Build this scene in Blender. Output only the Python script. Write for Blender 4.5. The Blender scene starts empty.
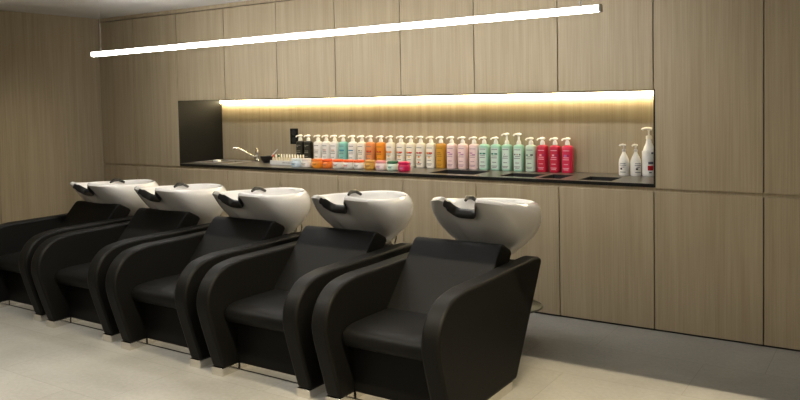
import bpy, bmesh, math, random
from mathutils import Vector, Matrix
random.seed(7)
S = bpy.context.scene
C = S.collection
PI = math.pi

# ------------------------------------------------------------------ materials
def s2l(c):
    return tuple(((v / 255) / 12.92 if v / 255 <= .04045 else ((v / 255 + .055) / 1.055) ** 2.4) for v in c)

def mat(name, rgb, rough=.5, metal=0., spec=.5, emit=None, estr=0., coat=0., trans=0.):
    m = bpy.data.materials.new(name); m.use_nodes = True
    b = m.node_tree.nodes['Principled BSDF']
    b.inputs['Base Color'].default_value = (*rgb, 1)
    b.inputs['Roughness'].default_value = rough
    b.inputs['Metallic'].default_value = metal
    b.inputs['Specular IOR Level'].default_value = spec
    b.inputs['Coat Weight'].default_value = coat
    b.inputs['Coat Roughness'].default_value = .08
    b.inputs['Transmission Weight'].default_value = trans
    if emit:
        b.inputs['Emission Color'].default_value = (*emit, 1)
        b.inputs['Emission Strength'].default_value = estr
    return m

def speckle(m, scale, amount, bump=0., stretch=(1, 1, 1)):
    """fine procedural variation of the base colour, optional bump"""
    nt = m.node_tree; b = nt.nodes['Principled BSDF']; L = nt.links
    tc = nt.nodes.new('ShaderNodeTexCoord'); mp = nt.nodes.new('ShaderNodeMapping')
    mp.inputs['Scale'].default_value = stretch
    n = nt.nodes.new('ShaderNodeTexNoise'); n.inputs['Scale'].default_value = scale; n.inputs['Detail'].default_value = 4
    L.new(tc.outputs['Object'], mp.inputs[0]); L.new(mp.outputs[0], n.inputs[0])
    col = b.inputs['Base Color'].default_value[:]
    r = nt.nodes.new('ShaderNodeValToRGB')
    r.color_ramp.elements[0].position = .3; r.color_ramp.elements[1].position = .7
    r.color_ramp.elements[0].color = (*[c * (1 - amount) for c in col[:3]], 1)
    r.color_ramp.elements[1].color = (*[min(1, c * (1 + amount)) for c in col[:3]], 1)
    L.new(n.outputs['Fac'], r.inputs[0]); L.new(r.outputs[0], b.inputs['Base Color'])
    if bump:
        bp = nt.nodes.new('ShaderNodeBump'); bp.inputs['Strength'].default_value = bump; bp.inputs['Distance'].default_value = .002
        L.new(n.outputs['Fac'], bp.inputs['Height']); L.new(bp.outputs[0], b.inputs['Normal'])
    return m

def wood(name, dark, light, rough=.5):
    m = bpy.data.materials.new(name); m.use_nodes = True
    nt = m.node_tree; L = nt.links; b = nt.nodes['Principled BSDF']
    g = nt.nodes.new('ShaderNodeNewGeometry')
    def noise(sc, scale, det):
        mp = nt.nodes.new('ShaderNodeMapping'); mp.inputs['Scale'].default_value = sc
        n = nt.nodes.new('ShaderNodeTexNoise'); n.inputs['Scale'].default_value = scale; n.inputs['Detail'].default_value = det
        L.new(g.outputs['Position'], mp.inputs[0]); L.new(mp.outputs[0], n.inputs[0]); return n.outputs['Fac']
    fine = noise((1, 1, .018), 130, 3)
    broad = noise((1, 1, .03), 22, 2)
    mx = nt.nodes.new('ShaderNodeMix'); mx.data_type = 'FLOAT'; mx.inputs[0].default_value = .45
    L.new(fine, mx.inputs[2]); L.new(broad, mx.inputs[3])
    r = nt.nodes.new('ShaderNodeValToRGB')
    r.color_ramp.elements[0].position = .36; r.color_ramp.elements[0].color = (*dark, 1)
    r.color_ramp.elements[1].position = .62; r.color_ramp.elements[1].color = (*light, 1)
    L.new(mx.outputs[0], r.inputs[0]); L.new(r.outputs[0], b.inputs['Base Color'])
    b.inputs['Roughness'].default_value = rough; b.inputs['Specular IOR Level'].default_value = .35
    return m

def tile_floor(name):
    m = bpy.data.materials.new(name); m.use_nodes = True
    nt = m.node_tree; L = nt.links; b = nt.nodes['Principled BSDF']
    g = nt.nodes.new('ShaderNodeNewGeometry')
    mp = nt.nodes.new('ShaderNodeMapping'); mp.inputs['Location'].default_value = (.578, -3.96 + 1.2, 0)
    L.new(g.outputs['Position'], mp.inputs[0])
    br = nt.nodes.new('ShaderNodeTexBrick')
    br.inputs['Scale'].default_value = 1.0
    br.inputs['Brick Width'].default_value = .9; br.inputs['Row Height'].default_value = .5
    br.inputs['Mortar Size'].default_value = .0018; br.inputs['Mortar Smooth'].default_value = .3
    br.offset = .333; br.offset_frequency = 2
    br.inputs['Color1'].default_value = (1, 1, 1, 1); br.inputs['Color2'].default_value = (.93, .93, .92, 1)
    br.inputs['Mortar'].default_value = (.74, .72, .69, 1)
    L.new(mp.outputs[0], br.inputs[0])
    n1 = nt.nodes.new('ShaderNodeTexNoise'); n1.inputs['Scale'].default_value = 2.2; n1.inputs['Detail'].default_value = 7; n1.inputs['Distortion'].default_value = .5
    n2 = nt.nodes.new('ShaderNodeTexNoise'); n2.inputs['Scale'].default_value = 45; n2.inputs['Detail'].default_value = 3
    L.new(g.outputs['Position'], n1.inputs[0]); L.new(g.outputs['Position'], n2.inputs[0])
    mx = nt.nodes.new('ShaderNodeMix'); mx.data_type = 'FLOAT'; mx.inputs[0].default_value = .3
    L.new(n1.outputs['Fac'], mx.inputs[2]); L.new(n2.outputs['Fac'], mx.inputs[3])
    r = nt.nodes.new('ShaderNodeValToRGB')
    r.color_ramp.elements[0].position = .32; r.color_ramp.elements[0].color = (.232, .226, .208, 1)
    r.color_ramp.elements[1].position = .66; r.color_ramp.elements[1].color = (.318, .310, .288, 1)
    L.new(mx.outputs[0], r.inputs[0])
    mul = nt.nodes.new('ShaderNodeMix'); mul.data_type = 'RGBA'; mul.blend_type = 'MULTIPLY'; mul.inputs[0].default_value = 1
    L.new(r.outputs[0], mul.inputs[6]); L.new(br.outputs['Color'], mul.inputs[7])
    L.new(mul.outputs[2], b.inputs['Base Color'])
    b.inputs['Roughness'].default_value = .55; b.inputs['Specular IOR Level'].default_value = .3
    return m

M = {}
M['oak'] = wood('pale oak veneer', (.330, .266, .170), (.415, .345, .234))
M['floor'] = tile_floor('beige stone tiles')
M['ceiling'] = speckle(mat('ceiling paint', (.62, .61, .58), .9), 3, .04)
M['taupe'] = speckle(mat('taupe wall paint', (.10, .085, .07), .9), 3, .04)
M['black'] = speckle(mat('black carcass', (.012, .011, .01), .7), 8, .2)
M['graphite'] = speckle(mat('graphite laminate', (.009, .0085, .0075), .5, spec=.15), 60, .15)
M['worktop'] = speckle(mat('dark worktop', (.075, .068, .057), .28), 40, .15)
M['bin'] = speckle(mat('black plastic bin', (.006, .006, .006), .5), 20, .2)
M['leather'] = speckle(mat('black leatherette', (.0048, .0046, .0042), .50, spec=.11), 260, .2, bump=.12)
M['ceramic'] = speckle(mat('white ceramic', (.82, .80, .765), .12, coat=.6), 3, .02)
M['rubber'] = speckle(mat('black gel rubber', (.012, .011, .011), .32), 90, .2)
M['chrome'] = speckle(mat('polished chrome', (.78, .75, .70), .14, 1.), 5, .03)
M['steel'] = speckle(mat('brushed steel', (.55, .52, .46), .3, 1.), 80, .08, stretch=(1, 8, 1))
M['grey_metal'] = speckle(mat('grey painted metal', (.13, .125, .095), .45), 20, .1)
M['alu'] = speckle(mat('pale aluminium', (.62, .6, .6), .35, .6), 30, .05)
M['led'] = mat('led diffuser', (.9, .9, .9), .5, emit=(1., .975, .95), estr=51.0)
M['strip'] = mat('warm led strip', (.9, .9, .9), .5, emit=(1., .83, .50), estr=46.0)
M['panel_light'] = mat('ceiling lamp diffuser', (.9, .9, .9), .5, emit=(1., .935, .82), estr=11.5)
M['white_plastic'] = speckle(mat('white plastic', (.80, .79, .75), .35), 30, .03)
M['cream_plastic'] = speckle(mat('cream glass', (.72, .64, .45), .3), 30, .08)
M['foam'] = speckle(mat('white card', (.72, .71, .68), .7), 40, .05)

# ------------------------------------------------------------------ mesh helpers
def link(name, bm, m, parent=None, smooth=True, bevel=0., subd=0, loc=None):
    bmesh.ops.recalc_face_normals(bm, faces=bm.faces)
    me = bpy.data.meshes.new(name); bm.to_mesh(me); bm.free()
    mats = m if isinstance(m, (list, tuple)) else [m]
    for q in mats: me.materials.append(q)
    o = bpy.data.objects.new(name, me); C.objects.link(o)
    if parent: o.parent = parent
    if loc: o.location = loc
    if bevel:
        md = o.modifiers.new('bevel', 'BEVEL'); md.width = bevel; md.segments = 3; md.limit_method = 'ANGLE'; md.angle_limit = math.radians(40)
    if subd:
        md = o.modifiers.new('subd', 'SUBSURF'); md.levels = subd; md.render_levels = subd
    if smooth:
        for p in me.polygons: p.use_smooth = True
        if not subd:
            try: me.set_sharp_from_angle(angle=math.radians(42))
            except Exception: pass
    return o

def box(bm, x0, x1, y0, y1, z0, z1, mi=0):
    v = [bm.verts.new((x, y, z)) for x in (x0, x1) for y in (y0, y1) for z in (z0, z1)]
    for f in ((0, 1, 3, 2), (4, 6, 7, 5), (0, 4, 5, 1), (2, 3, 7, 6), (0, 2, 6, 4), (1, 5, 7, 3)):
        bm.faces.new([v[i] for i in f]).material_index = mi

def BX(name, a, m, parent=None, bevel=0.):
    bm = bmesh.new(); box(bm, *a); return link(name, bm, m, parent, bevel=bevel, smooth=bool(bevel))

def lathe(bm, prof, n=24, cx=0, cy=0, mi=0):
    rings = []
    for r, z in prof:
        rings.append([bm.verts.new((cx + max(r, 1e-5) * math.cos(2 * PI * k / n), cy + max(r, 1e-5) * math.sin(2 * PI * k / n), z)) for k in range(n)])
    for a, b in zip(rings, rings[1:]):
        for k in range(n):
            bm.faces.new((a[k], a[(k + 1) % n], b[(k + 1) % n], b[k])).material_index = mi
    bm.faces.new(rings[0][::-1]); bm.faces.new(rings[-1])

def tube(bm, pts, r, n=10):
    pts = [Vector(p) for p in pts]; rings = []
    rr = r if isinstance(r, (list, tuple)) else [r] * len(pts)
    prev = None
    for i, p in enumerate(pts):
        t = (pts[min(i + 1, len(pts) - 1)] - pts[max(i - 1, 0)]).normalized()
        ref = prev if prev is not None else (Vector((0, 0, 1)) if abs(t.z) < .9 else Vector((1, 0, 0)))
        a = t.cross(ref).normalized(); b = a.cross(t).normalized(); prev = b
        rings.append([bm.verts.new(p + (a * math.cos(2 * PI * k / n) + b * math.sin(2 * PI * k / n)) * rr[i]) for k in range(n)])
    for A, B in zip(rings, rings[1:]):
        for k in range(n): bm.faces.new((A[k], A[(k + 1) % n], B[(k + 1) % n], B[k]))
    bm.faces.new(rings[0][::-1]); bm.faces.new(rings[-1])

def prism(bm, prof, x0, x1):
    """profile in (y, z) extruded along x"""
    a = [bm.verts.new((x0, y, z)) for y, z in prof]; b = [bm.verts.new((x1, y, z)) for y, z in prof]
    bm.faces.new(a); bm.faces.new(b[::-1]); n = len(prof)
    for k in range(n): bm.faces.new((a[k], b[k], b[(k + 1) % n], a[(k + 1) % n]))

def smooth_pts(P, n=6):
    """Catmull-Rom through the points (open)"""
    out = []
    for i in range(len(P) - 1):
        p0, p1, p2, p3 = P[max(i - 1, 0)], P[i], P[i + 1], P[min(i + 2, len(P) - 1)]
        for k in range(n):
            t = k / n
            out.append(tuple(.5 * (2 * b + (c - a) * t + (2 * a - 5 * b + 4 * c - d) * t * t + (3 * b - a - 3 * c + d) * t ** 3) for a, b, c, d in zip(p0, p1, p2, p3)))
    out.append(tuple(P[-1])); return out

def thing(name, label, cat, loc=(0, 0, 0), group=None):
    o = bpy.data.objects.new(name, None); C.objects.link(o); o.location = loc; o.empty_display_size = .05
    o['label'] = label; o['category'] = cat
    if group: o['group'] = group
    return o

def tag(o, label, cat, group=None):
    o['label'] = label; o['category'] = cat
    if group: o['group'] = group
    return o

def structure(o):
    o['kind'] = 'structure'; return o

def dup(root, loc, label=None, group=None):
    r = root.copy(); C.objects.link(r); r.location = loc
    if label: r['label'] = label
    if group: r['group'] = group
    for ch in list(root.children):
        c = ch.copy(); C.objects.link(c); c.parent = r
        for g in list(ch.children):
            d = g.copy(); C.objects.link(d); d.parent = c
    return r

# ------------------------------------------------------------------ camera (calibrated from the photograph's straight lines)
F, YAW, PITCH, ROLL, CY = 761.304, .58236, .04195, -.01956, 132.381
fw = Vector((-math.sin(YAW) * math.cos(PITCH), math.cos(YAW) * math.cos(PITCH), -math.sin(PITCH)))
r = Vector((math.cos(YAW), math.sin(YAW), 0)); u = r.cross(fw)
r2 = r * math.cos(ROLL) + u * math.sin(ROLL); u2 = r2.cross(fw)
cd = bpy.data.cameras.new('camera'); cam = bpy.data.objects.new('camera', cd); C.objects.link(cam)
cam.matrix_world = Matrix(((r2.x, u2.x, -fw.x, 0), (r2.y, u2.y, -fw.y, 0), (r2.z, u2.z, -fw.z, 1.45), (0, 0, 0, 1)))
cd.sensor_width = 36; cd.lens = F / 800 * 36; cd.shift_y = (CY - 200) / 800; cd.clip_start = .05
S.camera = cam

# ------------------------------------------------------------------ room shell
XL, D, H = -6.682, 4.722, 2.318          # left wall, cabinet front plane, ceiling height
XR, YB = 2.6, -3.2                        # right wall and rear wall (behind the camera)
L = lambda i: -5.540 + .61155 * i         # cabinet seams
ZN, ZC, ZD, ZT = 1.487, .8825, .862, 2.278  # niche top, upper door bottom, lower door top, door tops
ZW = .910                                  # worktop
VB = 5.255                                 # niche back
XN0, XN1 = -5.537, -1.259

structure(BX('floor', (XL - .1, XR + .1, YB - .1, 5.6, -.1, 0), M['floor']))
SLA, SLB, SX0, SX1 = 1.90, 2.0125, -5.6, 1.2   # unseen ceiling slot, added so its lip cuts off the spots' light
bm = bmesh.new()
box(bm, XL - .1, XR + .1, YB - .1, SLA, H, H + .22); box(bm, XL - .1, XR + .1, SLB, 5.6, H, H + .22)
box(bm, XL - .1, SX0, SLA, SLB, H, H + .22); box(bm, SX1, XR + .1, SLA, SLB, H, H + .22)
box(bm, SX0, SX1, SLA, SLB, H + .15, H + .22)
structure(link('ceiling', bm, M['ceiling'], smooth=False))
bm = bmesh.new()
for a, b in ((YB - .1, 1.20), (1.206, 2.44), (2.446, 3.668), (3.675, 5.6)):
    box(bm, XL - .1, XL, a, b, 0, H)
box(bm, XL - .1, XL - .012, YB, 5.6, 0, H)
structure(link('wall_left', bm, M['oak'], smooth=False))
structure(BX('wall_right', (XR, XR + .1, YB, 5.6, 0, H), M['taupe']))
structure(BX('wall_front', (XL, XR, YB - .1, YB, 0, H), M['taupe']))
structure(BX('wall_back', (XL, XR, 5.4, 5.5, 0, H), M['oak']))
structure(BX('baseboard_back', (XL, XR, D + .012, D + .03, 0, .016), M['black']))
structure(BX('trim_1', (XL, XR, D, D + .04, ZT + .007, H), M['oak']))                    # fascia above the doors
structure(BX('trim_2', (XL, XR, D + .012, D + .03, ZD - .004, ZC + .004), M['oak']))      # recessed rail between door rows

# niche
structure(BX('trim_3', (XN0, XN1, VB, VB + .02, ZW - .03, ZN + .01), M['oak']))           # niche back panel
structure(BX('trim_4', (XN0 - .012, XN0, D + .001, VB, ZW - .022, ZN), M['graphite']))    # dark side panels
structure(BX('trim_5', (XN1, XN1 + .010, D - .001, VB, ZW - .022, ZN), M['graphite']))

# ------------------------------------------------------------------ cabinets
GAP = .0034
def cabinet(name, label, x0, x1, z0, z1, group, y1=5.24):
    t = thing(name, label, 'cabinet', ((x0 + x1) / 2, D, z0), group)
    w = (x1 - x0) / 2
    BX('body', (-w + .0015, w - .0015, .024, y1 - D, .004, z1 - z0 - .004), M['black'], t)
    BX('door', (-w + GAP, w - GAP, 0, .022, 0, z1 - z0), M['oak'], t, bevel=.0012)
    return t
ORD = ['first', 'second', 'third', 'fourth', 'fifth', 'sixth', 'seventh', 'eighth', 'ninth', 'tenth', 'eleventh']
cabinet('tall_cabinet', 'pale oak upper cabinet in the corner beside the left wall', XL + .003, L(-1), ZC, ZT, 'tall upper cabinets')
cabinet('tall_cabinet', 'pale oak upper cabinet adjoining the dark left end of the niche', L(-1), L(0), ZC, ZT, 'tall upper cabinets')
for i in range(7):
    lab = 'pale oak wall cabinet above the lit niche, %s from the niche\'s dark left end' % ORD[i]
    if i == 6: lab = 'pale oak wall cabinet above the niche, directly over the white bottles at its right end'
    cabinet('wall_cabinet', lab, L(i), L(i + 1), ZN, ZT, 'wall cabinets above the niche')
cabinet('tall_cabinet', 'wide pale oak upper cabinet immediately right of the niche', L(7), L(8), ZC, ZT, 'tall upper cabinets')
cabinet('tall_cabinet', 'pale oak upper cabinet at the right edge of the photo', L(8), L(9), ZC, ZT, 'tall upper cabinets')
for i in range(-2, 9):
    k = i + 2
    x0 = XL + .003 if i == -2 else L(i)
    lab = {0: 'pale oak base cabinet in the left corner behind the farthest basin',
           8: 'pale oak base cabinet below the white bottles, third from the right edge',
           9: 'pale oak base cabinet just right of the worktop end, second from the right edge',
           10: 'pale oak base cabinet cut by the right edge of the photo'}.get(k, 'pale oak base cabinet under the worktop, %s from the left wall corner' % ORD[k])
    cabinet('base_cabinet', lab, x0, L(i + 1), .012, ZD, 'base cabinets along the floor', y1=5.20)
# plain panelling continues past the frame
structure(BX('trim_6', (L(9) + GAP, XR, D, D + .022, .012, ZD), M['oak']))
structure(BX('trim_7', (L(9) + GAP, XR, D, D + .022, ZC, ZT), M['oak']))

# ------------------------------------------------------------------ worktop with bins and a sink
SINK = (-5.49, -5.06, 4.86, 5.15)
HOLES = [SINK, (-2.925, -2.545, 4.81, 5.09), (-2.345, -2.085, 4.795, 5.03), (-2.045, -1.885, 4.785, 5.05), (-1.76, -1.54, 4.775, 5.01)]
bm = bmesh.new()
z0, z1 = ZW - .022, ZW
xs = XN0
for (a, b, c, d) in HOLES:
    box(bm, xs, a, D - .001, VB, z0, z1)
    box(bm, a, b, D - .001, c, z0, z1); box(bm, a, b, d, VB, z0, z1)
    xs = b
box(bm, xs, XN1, D - .001, VB, z0, z1)
wt = link('worktop', bm, M['worktop'], smooth=False)
tag(wt, 'long dark worktop running through the lit niche with sunken black bins', 'worktop')
BX('front_edge', (XN0, XN1, D - .005, D - .001, ZW - .022, ZW - .0015), M['graphite'], wt)
def open_box(bm, a, b, c, d, zt, depth, t=.004, floor=True):
    box(bm, a, a + t, c, d, zt - depth, zt); box(bm, b - t, b, c, d, zt - depth, zt)
    box(bm, a + t, b - t, c, c + t, zt - depth, zt); box(bm, a + t, b - t, d - t, d, zt - depth, zt)
    if floor: box(bm, a, b, c, d, zt - depth - t, zt - depth)
for hdim in HOLES[1:]:
    a, b, c, d = hdim
    bm = bmesh.new(); open_box(bm, a + .0005, b - .0005, c + .0005, d - .0005, ZW - .002, .045)
    bn = link('sunken_bin', bm, M['bin'], wt, smooth=False); bn['label'] = 'black sunken bin'
a, b, c, d = SINK
sk = thing('sink', 'small stainless steel sink set into the dark worktop under the tap', 'sink', ((a + b) / 2, (c + d) / 2, ZW))
hw, hd = (b - a) / 2, (d - c) / 2
bm = bmesh.new(); open_box(bm, -hw + .002, -.035, -hd + .002, hd - .002, -.001, .035, .005); open_box(bm, .0, hw - .002, -hd + .002, hd - .002, -.001, .015, .005)
link('basin', bm, M['steel'], sk, smooth=False)
bm = bmesh.new()
for q in ((-hw - .012, hw + .012, -hd - .012, -hd + .008), (-hw - .012, hw + .012, hd - .008, hd + .012), (-hw - .012, -hw + .008, -hd + .008, hd - .008), (hw - .008, hw + .012, -hd + .008, hd - .008), (-.037, .002, -hd + .008, hd - .008)):
    box(bm, *q, .0003, .004)
link('rim', bm, M['alu'], sk, smooth=False)
bm = bmesh.new(); lathe(bm, [(.02, -.0335), (.02, -.031), (.008, -.032)], 16, -hw / 2 - .01, 0); link('drain', bm, M['chrome'], sk)

sp = BX('soap_bar', (-.034, .034, -.02, .02, 0, .02), M['white_plastic'], bevel=.006); sp.location = (-5.30, 4.955, ZW + .004)
tag(sp, 'small white soap bar lying on the sink edge', 'soap')
# tap
tp = thing('tap', 'chrome mixer tap with a long swan spout behind the sink', 'tap', (-5.01, 5.185, ZW))
bm = bmesh.new(); lathe(bm, [(.0, 0), (.026, 0), (.027, .006), (.022, .012), (.019, .02), (.020, .06), (.022, .075), (.019, .088), (.008, .094)], 20)
link('tap_body', bm, M['chrome'], tp)
bm = bmesh.new(); tube(bm, smooth_pts([(-.012, -.005, .032), (-.06, -.04, .066), (-.115, -.08, .106), (-.155, -.107, .127), (-.182, -.125, .127), (-.192, -.132, .112)], 5), .0085, 10)
link('spout', bm, M['chrome'], tp)
bm = bmesh.new(); tube(bm, [(0, 0, .092), (-.012, .004, .108), (-.032, .012, .122)], [.011, .008, .006], 10); link('lever', bm, M['chrome'], tp)
# black mixing bowl with a brush
mb = thing('mixing_bowl', 'small black mixing bowl between the tap and the box of vials', 'bowl', (-4.80, 5.09, ZW))
bm = bmesh.new(); lathe(bm, [(0, 0), (.034, 0), (.036, .004), (.054, .026), (.064, .056), (.066, .06), (.062, .058), (.047, .022), (.033, .008), (0, .007)], 24); link('bowl_body', bm, M['rubber'], mb)
bm = bmesh.new(); box(bm, .061, .086, -.009, .009, .051, .058); link('bowl_grip', bm, M['rubber'], mb, bevel=.002)
bm = bmesh.new(); tube(bm, [(0, 0, 0), (.044, .01, .060), (.095, .02, .108)], [.006, .006, .004], 8)
tb = link('tint_brush', bm, M['white_plastic']); tb.location = (-4.785, 5.09, ZW + .014); tag(tb, 'white handled tint brush leaning out of the black mixing bowl', 'brush')

# ------------------------------------------------------------------ socket on the niche back
so = thing('wall_socket', 'black double wall socket above the dark pump bottles', 'socket', (-4.61, VB, 1.143))
BX('cover_plate', (-.045, .045, -.011, 0, -.071, .071), M['graphite'], so, bevel=.003)
for z in (-.034, .034):
    bm = bmesh.new(); lathe(bm, [(.026, 0), (.026, .002), (.021, .002), (.019, -.004), (0, -.004)], 20)
    bmesh.ops.rotate(bm, verts=bm.verts, cent=(0, 0, 0), matrix=Matrix.Rotation(PI / 2, 3, 'X'))
    link('outlet', bm, M['black'], so, loc=(0, -.0115, z))

# ------------------------------------------------------------------ lamps
bx0, bx1, bv = -5.435, -1.262, 3.78
def pz(t): return 1.868 + .027 * t
lamp = thing('pendant_light', 'long thin white linear lamp hanging level above the basins', 'lamp', ((bx0 + bx1) / 2, bv, 1.88))
hl = (bx1 - bx0) / 2; tilt = math.atan(.027 / (bx1 - bx0))
lamp.rotation_euler = (0, -tilt, 0)
BX('diffuser', (-hl + .012, hl - .012, -.019, .019, -.016, .014), M['led'], lamp, bevel=.006)
BX('housing', (-hl, hl, -.012, .012, .0145, .020), M['alu'], lamp, bevel=.002)
for s in (-1, 1):
    BX('end_cap', tuple(sorted((s * hl, s * (hl - .011)))) + (-.0215, .0215, -.018, .021), M['alu'], lamp, bevel=.002)
    bm = bmesh.new(); tube(bm, [(s * (hl - .11), 0, .02), (s * (hl - .11), 0, H - 1.88 - .012)], .0012, 6); cb = link('cable', bm, M['alu'], lamp)
    bm = bmesh.new(); lathe(bm, [(0, .02), (.006, .02), (.006, .045), (.002, .05)], 10, s * (hl - .11)); link('cable_grip', bm, M['alu'], lamp)
st = thing('mounted_strip_light', 'glowing warm strip lamp along the top of the niche back', 'lamp', ((XN0 + XN1) / 2, VB - .016, ZN - .016))
w = (XN1 - XN0) / 2 - .012
BX('diffuser', (-w, w, -.014, .012, -.017, .008), M['strip'], st)
BX('profile', (-w, w, -.014, .016, .0085, .0155), M['alu'], st)
# the room's other lamp above the camera, and an unseen fill lamp added behind
def ceiling_lamp(x0, x1, y, label):
    t = thing('ceiling_light', label, 'lamp', ((x0 + x1) / 2, y, H))
    w = (x1 - x0) / 2
    BX('housing', (-w, w, -.06, .06, -.03, 0), M['alu'], t); BX('diffuser', (-w + .01, w - .01, -.05, .05, -.042, -.03), M['panel_light'], t)
ceiling_lamp(-5.2, 1.6, .55, 'long ceiling lamp in front of the chairs')
ceiling_lamp(-5.2, 1.6, -1.8, 'long unseen fill lamp added at the rear of the room')
for k in range(15):  # unseen spots added inside the slot to brighten the floor
    ld = bpy.data.lights.new('added_floor_spot', 'SPOT'); ld.energy = 62 if k < 9 else 41; ld.color = (1, .84, .56) if k < 9 else (1, .95, .84); ld.spot_size = math.radians(150); ld.spot_blend = .5; ld.shadow_soft_size = .0008
    lo = bpy.data.objects.new('added_floor_spot', ld); C.objects.link(lo); lo.location = ((-1.6 + k * .32) if k < 9 else (-2.3 - (k - 9) * .55), SLA + .006, H + .13)
    lo.rotation_euler = (math.radians(20), 0, 0)

# ------------------------------------------------------------------ shampoo chairs
# local axes: x across, y towards the wall, origin on the floor under the middle of the front feet
W = .347; T = .092
arm_prof = smooth_pts([(.012, .042), (-.040, .20), (-.080, .33), (-.092, .405), (-.078, .475), (-.030, .542), (.050, .586), (.18, .604)], 5) \
    + [(.45, .604), (.70, .606), (.93, .606), (.975, .603), (1.000, .592), (1.010, .575)] + [(.675, .042)]

def bowl_mesh():
    """egg shaped basin with a dipped front lip; origin in the middle of the rim plane"""
    bm = bmesh.new(); N = 144
    def plan(phi, k=1., t=0.):
        c, s = math.cos(phi), math.sin(phi)
        x = .268 * math.copysign(abs(s) ** (.76 if c > 0 else .95), s) * (1 - .14 * max(0, c) ** 1.5)
        y = -.350 * c ** .66 if c > 0 else -.345 * abs(c) ** .97 * -1
        y += .125 * math.exp(-(abs(phi) / .27) ** 4) * max(0., 1 - max(0, t) / .62)
        return x * k, y * k
    def zr(phi):
        return .022 * math.cos(phi) - .022 - .018 * math.sin(phi) ** 2 - .074 * math.exp(-(abs(phi) / .26) ** 4)
    zb = -.335
    outer = [(-.006, .915), (0., .93), (.012, .947), (.05, .972), (.12, .998), (.20, 1.008), (.30, 1.0), (.42, .965), (.55, .895), (.67, .80), (.78, .68), (.88, .54), (.95, .43), (1.0, .37)]
    inner = [(-.002, .898), (.02, .875), (.09, .85), (.20, .78), (.32, .68), (.42, .48), (.47, .22)]
    def ring(t, k, inn):
        vs = []
        for i in range(N):
            phi = 2 * PI * i / N
            if phi > PI: phi -= 2 * PI
            c = math.cos(phi)
            x, y = plan(phi, k, 0 if inn else t)
            if not inn:
                f = max(0, c) ** 1.2
                x0, y0 = plan(phi, 1., t)
                tt = max(0, t - .03)
                kf = min(k, 1 - .70 * tt ** .80)
                x = x * (1 - f) + x0 * (kf * .25 + k * .75) * f
                y = y * (1 - f) + y0 * kf * f
                y += .115 * max(0, t) ** 1.3
            else:
                y += .06 * max(0, t) / .47
            z = zr(phi) * (1 - max(0, t)) ** 1.4 + zb * t
            vs.append(bm.verts.new((x, y, z)))
        return vs
    O = [ring(t, k, False) for t, k in outer]; I = [ring(t, k, True) for t, k in inner]
    seq = O[::-1] + I
    for A, B in zip(seq, seq[1:]):
        for i in range(N): bm.faces.new((A[i], A[(i + 1) % N], B[(i + 1) % N], B[i]))
    bm.faces.new(seq[0]); bm.faces.new(seq[-1])
    return bm, plan, zr

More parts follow.
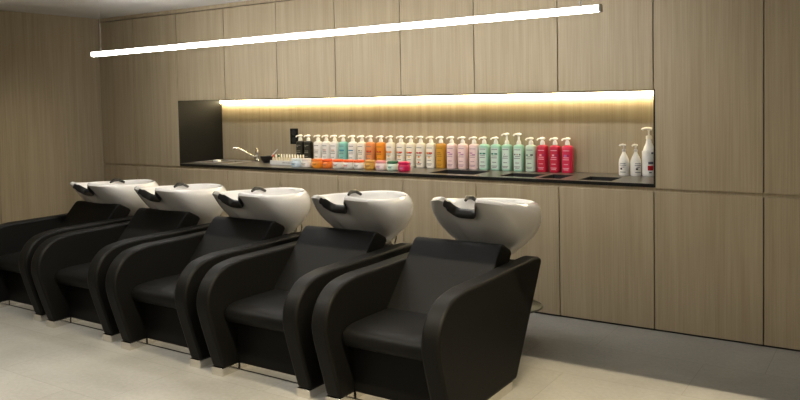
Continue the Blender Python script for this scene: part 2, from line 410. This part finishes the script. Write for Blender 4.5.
def make_chair(label):
    t = thing('shampoo_chair', label, 'salon chair', (0, 0, 0), 'row of shampoo chairs')
    # chrome base: two skids and a front plinth
    for s in (-1, 1):
        xa, xb = sorted((s * (W - .004), s * (W - T + .004)))
        BX('skid', (xa, xb, .002, .63, 0, .044), M['chrome'], t, bevel=.002)
    BX('plinth', (-W + T + .004, W - T - .004, .125, .60, .009, .044), M['chrome'], t)
    BX('plinth_core', (-W + T - .002, W - T + .002, .131, .59, .001, .046), M['black'], t)
    # arms
    for s in (-1, 1):
        bm = bmesh.new(); xa, xb = sorted((s * W, s * (W - T))); prism(bm, arm_prof, xa, xb)
        link('armrest', bm, M['leather'], t, bevel=.014)
    # body between the arms
    bm = bmesh.new(); prism(bm, [(.115, .045), (.115, .30), (.66, .30), (.66, .045)], -W + T - .001, W - T + .001)
    link('front_panel', bm, M['leather'], t, bevel=.004)
    bm = bmesh.new(); prism(bm, [(.60, .045), (.78, .045), (1.0, .57), (.86, .57), (.60, .30)], -W + T - .001, W - T + .001)
    link('rear_shell', bm, M['leather'], t, bevel=.006)
    # seat cushion with a softly rounded nose
    nose = smooth_pts([(.10, .285), (.045, .290), (.020, .320), (.026, .360), (.07, .382), (.18, .388), (.48, .385)], 4) + [(.50, .30), (.48, .285)]
    bm = bmesh.new(); prism(bm, nose, -W + T + .002, W - T - .002); link('seat', bm, M['leather'], t, bevel=.012)
    # reclined backrest
    bk = [(.395, .372), (.68, .688), (.70, .702), (.725, .704), (.80, .665), (.815, .645), (.60, .372)]
    bm = bmesh.new(); prism(bm, bk, -.262, .262)
    link('backrest', bm, M['leather'], t, bevel=.008)
    # pedestal under the basin
    bm = bmesh.new(); lathe(bm, [(0, .555), (.10, .555), (.105, .565), (.085, .60), (.08, .615), (0, .615)], 24, 0, 1.06)
    box(bm, -.09, .09, .92, 1.13, .50, .556)
    link('basin_support', bm, M['rubber'], t, bevel=.004)
    bm = bmesh.new(); box(bm, -.06, .06, .92, 1.02, .02, .52); link('pedestal', bm, M['black'], t, bevel=.01)
    bm = bmesh.new(); lathe(bm, [(0, .222), (.150, .222), (.162, .228), (.162, .236), (.150, .242), (0, .242)], 40, .06, 1.275)
    box(bm, -.05, .17, .93, 1.275, .224, .240); link('foot_tray', bm, M['grey_metal'], t, bevel=.002)
    # basin
    bm, plan, zr = bowl_mesh()
    bo = link('basin', bm, M['ceramic'], t, loc=(0, .955, .915)); bo['label'] = 'white ceramic basin'
    # neck rest: a pad draped over the dipped lip
    bm = bmesh.new(); n = 12; rings = []
    K = 25
    for i in range(K):
        ph = -.285 + .57 * i / (K - 1)
        x, y = plan(ph, .95); z = zr(ph); d = math.hypot(x, y)
        ox, oy = x / d, y / d
        e = 1.0 if abs(ph) < .25 else .7
        ring = []
        for k in range(n):
            a = 2 * PI * k / n
            rad = math.cos(a) * .014 * e; up = math.sin(a) * .025 * e
            ring.append(bm.verts.new((x + ox * (rad + .010 - up * .25), y + oy * (rad + .010 - up * .25), z + up - .017)))
        rings.append(ring)
    for A, B in zip(rings, rings[1:]):
        for k in range(n): bm.faces.new((A[k], A[(k + 1) % n], B[(k + 1) % n], B[k]))
    bm.faces.new(rings[0]); bm.faces.new(rings[-1])
    link('neck_rest', bm, M['rubber'], bo)
    bm = bmesh.new(); tube(bm, [(-.170, .08, -.050), (-.182, .12, -.036), (-.180, .17, -.038), (-.166, .21, -.062)], [.008, .014, .012, .009], 10); link('hand_shower', bm, M['rubber'], bo)
    bm = bmesh.new(); lathe(bm, [(0, -.158), (.03, -.158), (.03, -.152), (.012, -.154)], 18, 0, .06); link('drain', bm, M['chrome'], bo)
    for dx in (.03, .075):
        bm = bmesh.new(); tube(bm, smooth_pts([(dx, 1.13, .66), (dx + .006, 1.18, .60), (dx - .004, 1.18, .55), (dx + .010, 1.15, .49), (dx, 1.08, .40), (dx, 1.02, .38)], 4), .005, 8)
        link('hose', bm, M['chrome'], t)
    return t

chair_spots = [  # centre x, front y, label, basin offset
    (-1.949, 2.785, 'black shampoo chair with white basin, nearest the camera and rightmost of the row', (.005, .085, .0)),
    (-2.743, 2.797, 'black shampoo chair with white basin, second from the right end of the row', (0, -.015, -.004)),
    (-3.548, 2.824, 'black shampoo chair with white basin, third of five and middle of the row', (0, -.075, -.018)),
    (-4.379, 2.862, 'black shampoo chair with white basin, second from the left end of the row', (0, -.08, -.03)),
    (-5.197, 2.905, 'black shampoo chair with white basin, farthest and leftmost of the row', (0, -.085, -.035))]
proto = make_chair(chair_spots[0][2])
chairs = []
for i, (x, y, lab, off) in enumerate(chair_spots):
    c = proto if i == 0 else dup(proto, (x, y, 0), lab)
    c.location = (x, y, 0); chairs.append(c)
for c, (x, y, lab, off) in zip(chairs, chair_spots):
    for ch in c.children:
        if ch.name.startswith('basin') and not ch.name.startswith('basin_support'):
            ch.location = Vector((0, .955, .915)) + Vector(off)
            if c is chairs[0]: ch.rotation_euler.x = -.06; ch.scale = (1.05, 1.05, 1.03)

# ------------------------------------------------------------------ bottles
def sup(hx, hy, n, N=28):
    out = []
    for k in range(N):
        a = 2 * PI * k / N; c, s = math.cos(a), math.sin(a)
        out.append((hx * math.copysign(abs(c) ** (2 / n), c), hy * math.copysign(abs(s) ** (2 / n), s)))
    return out
def loft(bm, secs, n=3.2, N=28):
    rings = []
    for hx, hy, z in secs: rings.append([bm.verts.new((x, y, z)) for x, y in sup(hx, hy, n, N)])
    for A, B in zip(rings, rings[1:]):
        for k in range(N): bm.faces.new((A[k], A[(k + 1) % N], B[(k + 1) % N], B[k]))
    bm.faces.new(rings[0][::-1]); bm.faces.new(rings[-1])
def front_strip(bm, x0, x1, z0, z1, hx, hy, n, mi=0, off=.0006, seg=5):
    f = lambda x: -(hy + off) * (max(0, 1 - abs(x / (hx + off)) ** n)) ** (1 / n)
    P = [x0 + (x1 - x0) * k / seg for k in range(seg + 1)]
    lo = [bm.verts.new((x, f(x), z0)) for x in P]; hi = [bm.verts.new((x, f(x), z1)) for x in P]
    for k in range(seg): bm.faces.new((lo[k], lo[k + 1], hi[k + 1], hi[k])).material_index = mi

def cm(name, rgb, rough=.32):
    if name not in M: M[name] = speckle(mat(name, s2l(rgb), rough), 25, .03)
    return M[name]
INK = cm('ink grey', (120, 118, 112)); PALE_INK = cm('ink pale', (225, 195, 200))
PUMPW = cm('pump white', (240, 238, 230))

def pump(t, z, tall, body_m, spec):
    bm = bmesh.new(); lathe(bm, [(0, z), (.0175, z), (.0175, z + .014), (.0135, z + .026), (.0085, z + .032), (.008, z + .036 + tall)], 16)
    link('collar', bm, PUMPW, t)
    bm = bmesh.new(); zt = z + .036 + tall
    lathe(bm, [(0, zt), (.010, zt), (.019, zt + .004), (.021, zt + .009), (.018, zt + .015), (.008, zt + .019), (0, zt + .0195)], 18)
    tube(bm, smooth_pts([(-.008, -.004, zt + .009), (-.022, -.012, zt + .009), (-.031, -.017, zt + .004), (-.034, -.019, zt - .004)], 3), .006, 8)
    link('pump_head', bm, PUMPW, t)

def bottle(spec, label, group=None):
    """spec: body colour, band list [(z0,z1,x0,x1,colour)], ink, tall pump"""
    hx, hy, hb = .0385, .031, .186
    t = thing('pump_bottle', label, 'bottle', (0, 0, 0), group)
    bm = bmesh.new()
    loft(bm, [(hx * .93, hy * .93, 0), (hx, hy, .004), (hx, hy, hb - .008), (hx * .98, hy * .97, hb - .002), (hx * .90, hy * .88, hb + .003), (.024, .022, hb + .008), (.0165, .0165, hb + .011)])
    link('bottle_body', bm, spec['body'], t)
    pump(t, hb + .011, spec.get('tall', 0), spec['body'], spec)
    mats = [spec.get('panel', spec['body']), spec.get('ink', INK)]
    bm = bmesh.new(); front_strip(bm, -.030, .030, .012, .168, hx, hy, 3.2, 0, off=.0006, seg=10)
    for (z0, z1, x0, x1, m) in spec.get('bands', ()):
        if m not in mats: mats.append(m)
        front_strip(bm, x0, x1, z0, z1, hx, hy, 3.2, mats.index(m), off=.0014)
    for (z0, wd) in spec.get('lines', ((.156, .024), (.106, .020), (.092, .026), (.058, .018), (.030, .026), (.020, .020))):
        front_strip(bm, -wd, wd * (.8 if z0 < .1 else 1), z0, z0 + .0048, hx, hy, 3.2, 1, off=.0012)
    link('label', bm, mats, t, smooth=False)
    return t

WHITE = cm('shampoo white', (242, 240, 233)); CREAM = cm('shampoo cream', (245, 237, 217)); DARK = cm('shampoo black', (34, 34, 26))
TEAL = cm('shampoo aqua', (140, 205, 195)); ORNG = cm('shampoo orange', (240, 150, 40)); PEACH = cm('shampoo peach', (232, 150, 90))
GOLD = cm('shampoo gold', (206, 150, 48)); PINKW = cm('shampoo blush', (246, 216, 208)); MINT = cm('shampoo mint', (172, 218, 190)); MINTW = cm('shampoo pale mint', (205, 222, 200))
MINTP = cm('label pale mint', (214, 230, 216)); RED = cm('shampoo raspberry', (205, 30, 62)); ROSE = cm('shampoo crimson', (222, 38, 78))
B_RED = cm('band red', (212, 62, 32)); B_ORG = cm('band orange', (236, 140, 40)); B_BLUE = cm('band blue', (40, 130, 160)); B_GREEN = cm('band green', (22, 120, 92)); B_BLK = cm('band black', (40, 38, 34))
B_PINK = cm('band pink', (190, 110, 165)); B_SAND = cm('band sand', (176, 160, 132)); B_PRP = cm('band plum', (150, 40, 110)); WINK = cm('ink white', (236, 190, 196)); GINK = cm('ink gold', (150, 100, 25)); DINK = cm('ink silver', (150, 150, 140))
P = lambda *q: list(q)
SP = dict(
  dark=dict(body=DARK, ink=DINK, bands=P((.145, .150, -.02, .0, DINK))),
  w1=dict(body=WHITE, bands=P((.118, .122, -.026, .026, B_SAND))),
  w2=dict(body=WHITE, bands=P((.118, .126, .002, .014, B_RED), (.118, .126, -.020, .0, B_SAND))),
  w3=dict(body=WHITE, bands=P((.118, .126, .006, .016, B_ORG), (.118, .126, -.020, .004, B_SAND))),
  teal=dict(body=TEAL, bands=P((.118, .128, -.026, .026, B_BLUE))),
  wblue=dict(body=WHITE, bands=P((.118, .128, -.026, .022, B_BLUE))),
  cream=dict(body=CREAM, bands=P((.118, .126, -.018, .0, B_BLK), (.118, .126, .006, .02, B_SAND))),
  peach=dict(body=PEACH, bands=P((.112, .126, -.026, .004, B_RED), (.112, .126, .008, .026, B_RED))),
  orange=dict(body=ORNG, bands=P((.112, .124, -.026, -.004, B_RED), (.112, .124, 0, .02, B_RED)), ink=GINK),
  corange=dict(body=CREAM, bands=P((.112, .124, -.028, -.008, B_ORG), (.112, .124, -.004, .026, B_ORG), (.075, .092, -.012, .008, cm('band apricot', (240, 200, 140))))),
  cred=dict(body=CREAM, bands=P((.112, .124, -.026, -.008, B_ORG), (.112, .124, -.006, .026, B_RED), (.075, .092, -.012, .008, cm('band apricot', (240, 200, 140))))),
  creddot=dict(body=CREAM, bands=P((.112, .124, -.026, -.008, B_RED), (.112, .124, -.004, .026, B_RED), (.078, .092, -.012, .006, B_ORG), (.036, .048, -.012, .002, B_RED))),
  gold=dict(body=GOLD, ink=GINK, bands=P((.118, .126, -.018, .012, GINK))),
  pink=dict(body=PINKW, ink=cm('ink mauve', (180, 140, 150)), bands=P((.122, .130, -.024, .0, B_PINK), (.112, .118, -.004, .022, B_PINK))),
  mintg=dict(body=MINT, panel=MINTP, bands=P((.118, .130, -.026, -.006, B_GREEN), (.118, .130, 0, .024, B_GREEN))),
  mintt=dict(body=MINT, panel=MINTP, tall=.030, bands=P((.120, .127, -.008, -.002, B_PINK))),
  mintb=dict(body=MINT, panel=MINTP, tall=.030, bands=P((.118, .128, -.026, -.014, B_BLK), (.118, .128, -.008, .006, B_SAND), (.118, .128, .014, .024, B_BLK))),
  mintw=dict(body=MINTW, bands=P((.116, .126, -.026, -.012, B_GREEN), (.116, .128, .006, .026, B_BLK))),
  red=dict(body=RED, ink=WINK, bands=P((.118, .130, -.012, .004, WINK), (.118, .132, .016, .026, B_PRP))),
  rose=dict(body=ROSE, ink=WINK, bands=P((.116, .130, -.016, .004, B_PINK), (.116, .130, .010, .020, B_PRP))),
)
G = 'pump bottles along the worktop'
row = [  # x, kind, label
 (-4.490, 'dark', 'black pump bottle at the far left of the row, nearest the wall socket'),
 (-4.398, 'dark', 'black pump bottle second from the left, next to the white ones'),
 (-4.285, 'w1', 'white pump bottle with a plain grey line, directly right of the black bottles'),
 (-4.193, 'w2', 'white pump bottle with a red mark, second right of the black bottles'),
 (-4.100, 'w3', 'white pump bottle just left of the aqua bottle'),
 (-4.006, 'teal', 'aqua blue pump bottle with a blue band'),
 (-3.905, 'wblue', 'white pump bottle with a blue band, right of the aqua bottle'),
 (-3.808, 'cream', 'cream pump bottle with a small black mark, left of the peach bottle'),
 (-3.719, 'peach', 'peach pump bottle with red bands beside the orange bottle'),
 (-3.613, 'orange', 'solid orange pump bottle behind the gold and pink jars'),
 (-3.516, 'corange', 'cream pump bottle with an orange band, right beside the orange bottle'),
 (-3.412, 'cred', 'cream pump bottle with a red band, second right of the orange bottle'),
 (-3.317, 'cred', 'cream pump bottle with a red band, third right of the orange bottle'),
 (-3.223, 'creddot', 'cream pump bottle with a red dot low on its label'),
 (-3.127, 'cred', 'cream pump bottle with a red band, directly left of the gold bottle'),
 (-3.035, 'gold', 'gold amber pump bottle between cream and pink bottles'),
 (-2.938, 'pink', 'blush pink pump bottle right beside the gold bottle'),
 (-2.840, 'pink', 'blush pink pump bottle, middle of the three pink ones'),
 (-2.740, 'pink', 'blush pink pump bottle beside the first mint bottle'),
 (-2.654, 'mintg', 'mint pump bottle with green bands, right beside the pink bottles'),
 (-2.555, 'mintg', 'mint pump bottle with green bands, left of the raised pump'),
 (-2.464, 'mintt', 'mint pump bottle with a raised pump and no dark band'),
 (-2.367, 'mintb', 'mint pump bottle with a raised pump and black marks'),
 (-2.270, 'mintw', 'pale mint pump bottle standing beside the red bottles'),
 (-2.180, 'red', 'raspberry red pump bottle directly right of the pale mint bottle'),
 (-2.083, 'red', 'raspberry red pump bottle, middle of the three red ones'),
 (-1.990, 'rose', 'crimson pump bottle at the right end of the long row'),
]
made = {}
yb = lambda x: 5.195
for x, k, lab in row:
    loc = (x, yb(x), ZW)
    if k in made: dup(made[k], loc, lab, G)
    else:
        made[k] = bottle(SP[k], lab, G); made[k].location = loc

# slim shouldered bottles at the right end
def slim(label, s, red=False):
    t = thing('pump_bottle', label, 'bottle', (0, 0, 0), 'white shouldered bottles at the right end')
    hb = .158 * s
    bm = bmesh.new(); R = .0345
    if red: R = .0285
    prof = [(0, 0), (R * s * .93, 0), (R * s, .005), (R * s, hb * .56), (R * s * .93, hb * .66), (R * s * .70, hb * .79), (R * s * .45, hb * .90), (.011 * s, hb * .97), (.010 * s, hb)]
    lathe(bm, prof, 28); link('bottle_body', bm, WHITE, t)
    bm = bmesh.new(); lathe(bm, [(0, hb), (.0125 * s, hb), (.0125 * s, hb + .014 * s), (.006, hb + .018 * s), (.006, hb + .036 * s), (.008, hb + .037 * s), (.008, hb + .044 * s), (0, hb + .046 * s)], 16); link('collar', bm, M['alu'] if not red else CREAM, t)
    bm = bmesh.new(); zt = hb + .044 * s
    tube(bm, [(.013 * s, 0, zt), (-.01 * s, -.002, zt + .004), (-.024 * s, -.006, zt), (-.028 * s, -.007, zt - .006)], .0058 * s, 8); link('pump_head', bm, PUMPW if not red else CREAM, t)
    bm = bmesh.new(); r_ = R * s
    if red:
        front_strip(bm, -.030 * s, .0285 * s, .018, .17, r_, r_, 2, 0, off=.0005, seg=12)
        front_strip(bm, .004, .036, .040, .072, r_, r_, 2, 2, off=.0014, seg=8); front_strip(bm, .008, .036, .082, .098, r_, r_, 2, 1, off=.0014, seg=8)
        front_strip(bm, .026, .037, .150, .162, r_, r_, 2, 1, off=.0014, seg=5); front_strip(bm, .012, .028, .022, .030, r_, r_, 2, 1, off=.0014, seg=6)
    else:
        front_strip(bm, -.026, .026, .014, .088 * s, r_, r_, 2, 0, off=.0005, seg=12)
        for z0, wd in ((.080, .020), (.068, .022), (.056, .012), (.022, .02)): front_strip(bm, -wd, wd, z0 * s, z0 * s + .004, r_, r_, 2, 1, off=.0012)
        front_strip(bm, -.016, -.002, .040 * s, .052 * s, r_, r_, 2, 2, off=.0012)
    link('label', bm, [WHITE, cm('ink slate', (95, 98, 110)), cm('label red', (190, 25, 35)) if red else B_BLK], t, smooth=False)
    return t
b1 = slim('small white shouldered pump bottle, left of the pair near the niche end', 1.02); b1.location = (-1.576, 5.165, ZW)
b2 = dup(b1, (-1.498, 5.170, ZW), 'small white shouldered pump bottle, between its twin and the tall one')
b2.rotation_euler.z = .75
b3 = slim('tall white pump bottle with a red label at the niche right end', 1.56, True); b3.location = (-1.414, 5.185, ZW)

# ------------------------------------------------------------------ jars
def jar(body, lid, band, label, s=1., group='hair mask jars in front of the bottles'):
    t = thing('cosmetic_jar', label, 'jar', (0, 0, 0), group)
    bm = bmesh.new(); lathe(bm, [(0, 0), (.036 * s, 0), (.040 * s, .004), (.0435 * s, .014), (.0435 * s, .040), (.041 * s, .050), (.037 * s, .054), (0, .054)], 28); link('jar_body', bm, body, t)
    bm = bmesh.new(); lathe(bm, [(0, .0545), (.040 * s, .0545), (.0415 * s, .057), (.0415 * s, .070), (.039 * s, .073), (0, .0735)], 28); link('jar_lid', bm, lid, t)
    bm = bmesh.new(); r_ = .0435 * s
    front_strip(bm, -.026, .026, .0145, .0385, r_, r_, 2, 0, off=.0005, seg=10)
    front_strip(bm, -.022, .022, .033, .036, r_, r_, 2, 1, off=.0012, seg=8); front_strip(bm, -.016, .016, .024, .030, r_, r_, 2, 2, off=.0012, seg=8); front_strip(bm, -.018, .018, .016, .0185, r_, r_, 2, 1, off=.0012, seg=8)
    link('label', bm, [body, INK, band], t, smooth=False)
    return t
J_BLUE = cm('jar pale blue', (205, 220, 228)); J_WHITE = cm('jar white', (228, 222, 212)); J_ORG = cm('jar orange', (242, 150, 34)); J_ORG2 = cm('jar deep orange', (236, 122, 34)); J_GOLD = cm('jar gold', (208, 158, 66)); J_PINK = cm('jar blush', (240, 214, 208)); J_MINT = cm('jar mint', (206, 226, 206)); J_MAG = cm('jar magenta', (196, 18, 78))
LID_O = cm('lid orange', (232, 92, 28)); LID_O2 = cm('lid amber', (240, 128, 30)); LID_P = cm('lid pink', (228, 150, 152)); LID_G = cm('lid green', (18, 92, 56)); LID_W = cm('lid grey white', (214, 208, 204)); LID_GO = cm('lid gold', (196, 146, 70)); LID_M = cm('lid magenta', (206, 30, 88)); LID_B = cm('lid ice', (214, 222, 224)); J_BROWN = cm('jar print brown', (150, 90, 40))
jars = [
 (298.0, -4.226, 4.80, J_BLUE, LID_B, B_BLUE, 'pale blue jar at the left end of the jar row'),
 (0, -4.125, 4.81, J_WHITE, LID_W, B_SAND, 'white jar with a grey lid, second in the jar row'),
 (0, -4.012, 4.815, J_ORG, LID_O2, J_BROWN, 'bright orange jar, left of the two orange jars'),
 (0, -3.912, 4.82, J_ORG2, LID_O, J_BROWN, 'deep orange jar, right of the two orange jars'),
 (0, -3.806, 4.83, J_WHITE, LID_O, J_BROWN, 'white jar with an orange lid beside the deep orange jar'),
 (0, -3.702, 4.83, J_WHITE, LID_O, B_RED, 'white jar with an orange lid, middle of the three alike'),
 (0, -3.605, 4.84, J_WHITE, LID_O, INK, 'white jar with an orange lid beside the gold jar'),
 (0, -3.494, 4.84, J_GOLD, LID_GO, J_BROWN, 'gold jar with a gold lid'),
 (0, -3.392, 4.84, J_PINK, LID_P, B_PINK, 'blush jar with a pink lid'),
 (0, -3.282, 4.84, J_MINT, LID_G, B_GREEN, 'pale mint jar with a dark green lid'),
 (0, -3.160, 4.815, J_MAG, LID_M, B_PINK, 'large magenta jar at the right end of the jar row'),
]
for _, x, y, b_, l_, bd, lab in jars:
    jj = jar(b_, l_, bd, lab, 1.1 if b_ is J_MAG else 1.04); jj.location = (x, y + .032, ZW)

# ------------------------------------------------------------------ box of vials
vx, vy = -4.465, 5.00
vb = thing('display_box', 'shallow white card box holding rows of cream vials', 'box', (vx, vy, ZW))
bm = bmesh.new(); open_box(bm, -.165, .165, -.055, .055, .038, .034, .003); link('tray', bm, M['foam'], vb, smooth=False)
bm = bmesh.new()
for k, (a, b) in enumerate(((-.02, .01), (.016, .03), (.036, .07), (.076, .09))): box(bm, a, b, -.0562, -.0552, .016, .022)
link('box_print', bm, INK, vb, smooth=False)
def vial(label, cap):
    t = thing('vial', label, 'vial', (0, 0, 0), 'cream vials in the white box')
    bm = bmesh.new(); lathe(bm, [(0, 0), (.0105, 0), (.011, .003), (.011, .048), (.006, .058), (.0055, .062), (0, .062)], 14); link('vial_body', bm, M['cream_plastic'], t)
    bm = bmesh.new(); lathe(bm, [(0, .0622), (.007, .0622), (.007, .078), (.004, .082), (0, .082)], 12); link('vial_cap', bm, cap, t)
    return t
lab = 'small cream vial with a white cap standing in the white box'
v0 = vial(lab, CREAM); first = True
for j in range(3):
    for i in range(10):
        x, y = vx - .142 + i * .0315, vy - .035 + j * .035
        if j == 0 and i in (0, 2): continue
        if first: v0.location = (x, y, ZW + .0042); first = False
        else: dup(v0, (x, y, ZW + .0042))
va = vial('cream vial with an orange cap at the left end of the box', LID_O); va.location = (vx - .142, vy - .035, ZW + .0042); del va['group']
va = vial('cream vial with a green cap near the left end of the box', LID_G); va.location = (vx - .142 + .063, vy - .035, ZW + .0042); del va['group']

# ------------------------------------------------------------------ world and view
wd = bpy.data.worlds.new('world'); S.world = wd; wd.use_nodes = True
wd.node_tree.nodes['Background'].inputs[0].default_value = (1, .95, .88, 1); wd.node_tree.nodes['Background'].inputs[1].default_value = .2
vs = S.view_settings; vs.view_transform = 'Standard'; vs.look = 'None'; vs.exposure = 0.; vs.gamma = 1; vs.use_curve_mapping = False
S.cycles.max_bounces = 8
try:
    S.cycles.use_denoising = True; S.cycles.denoiser = 'OPENIMAGEDENOISE'
except Exception: pass
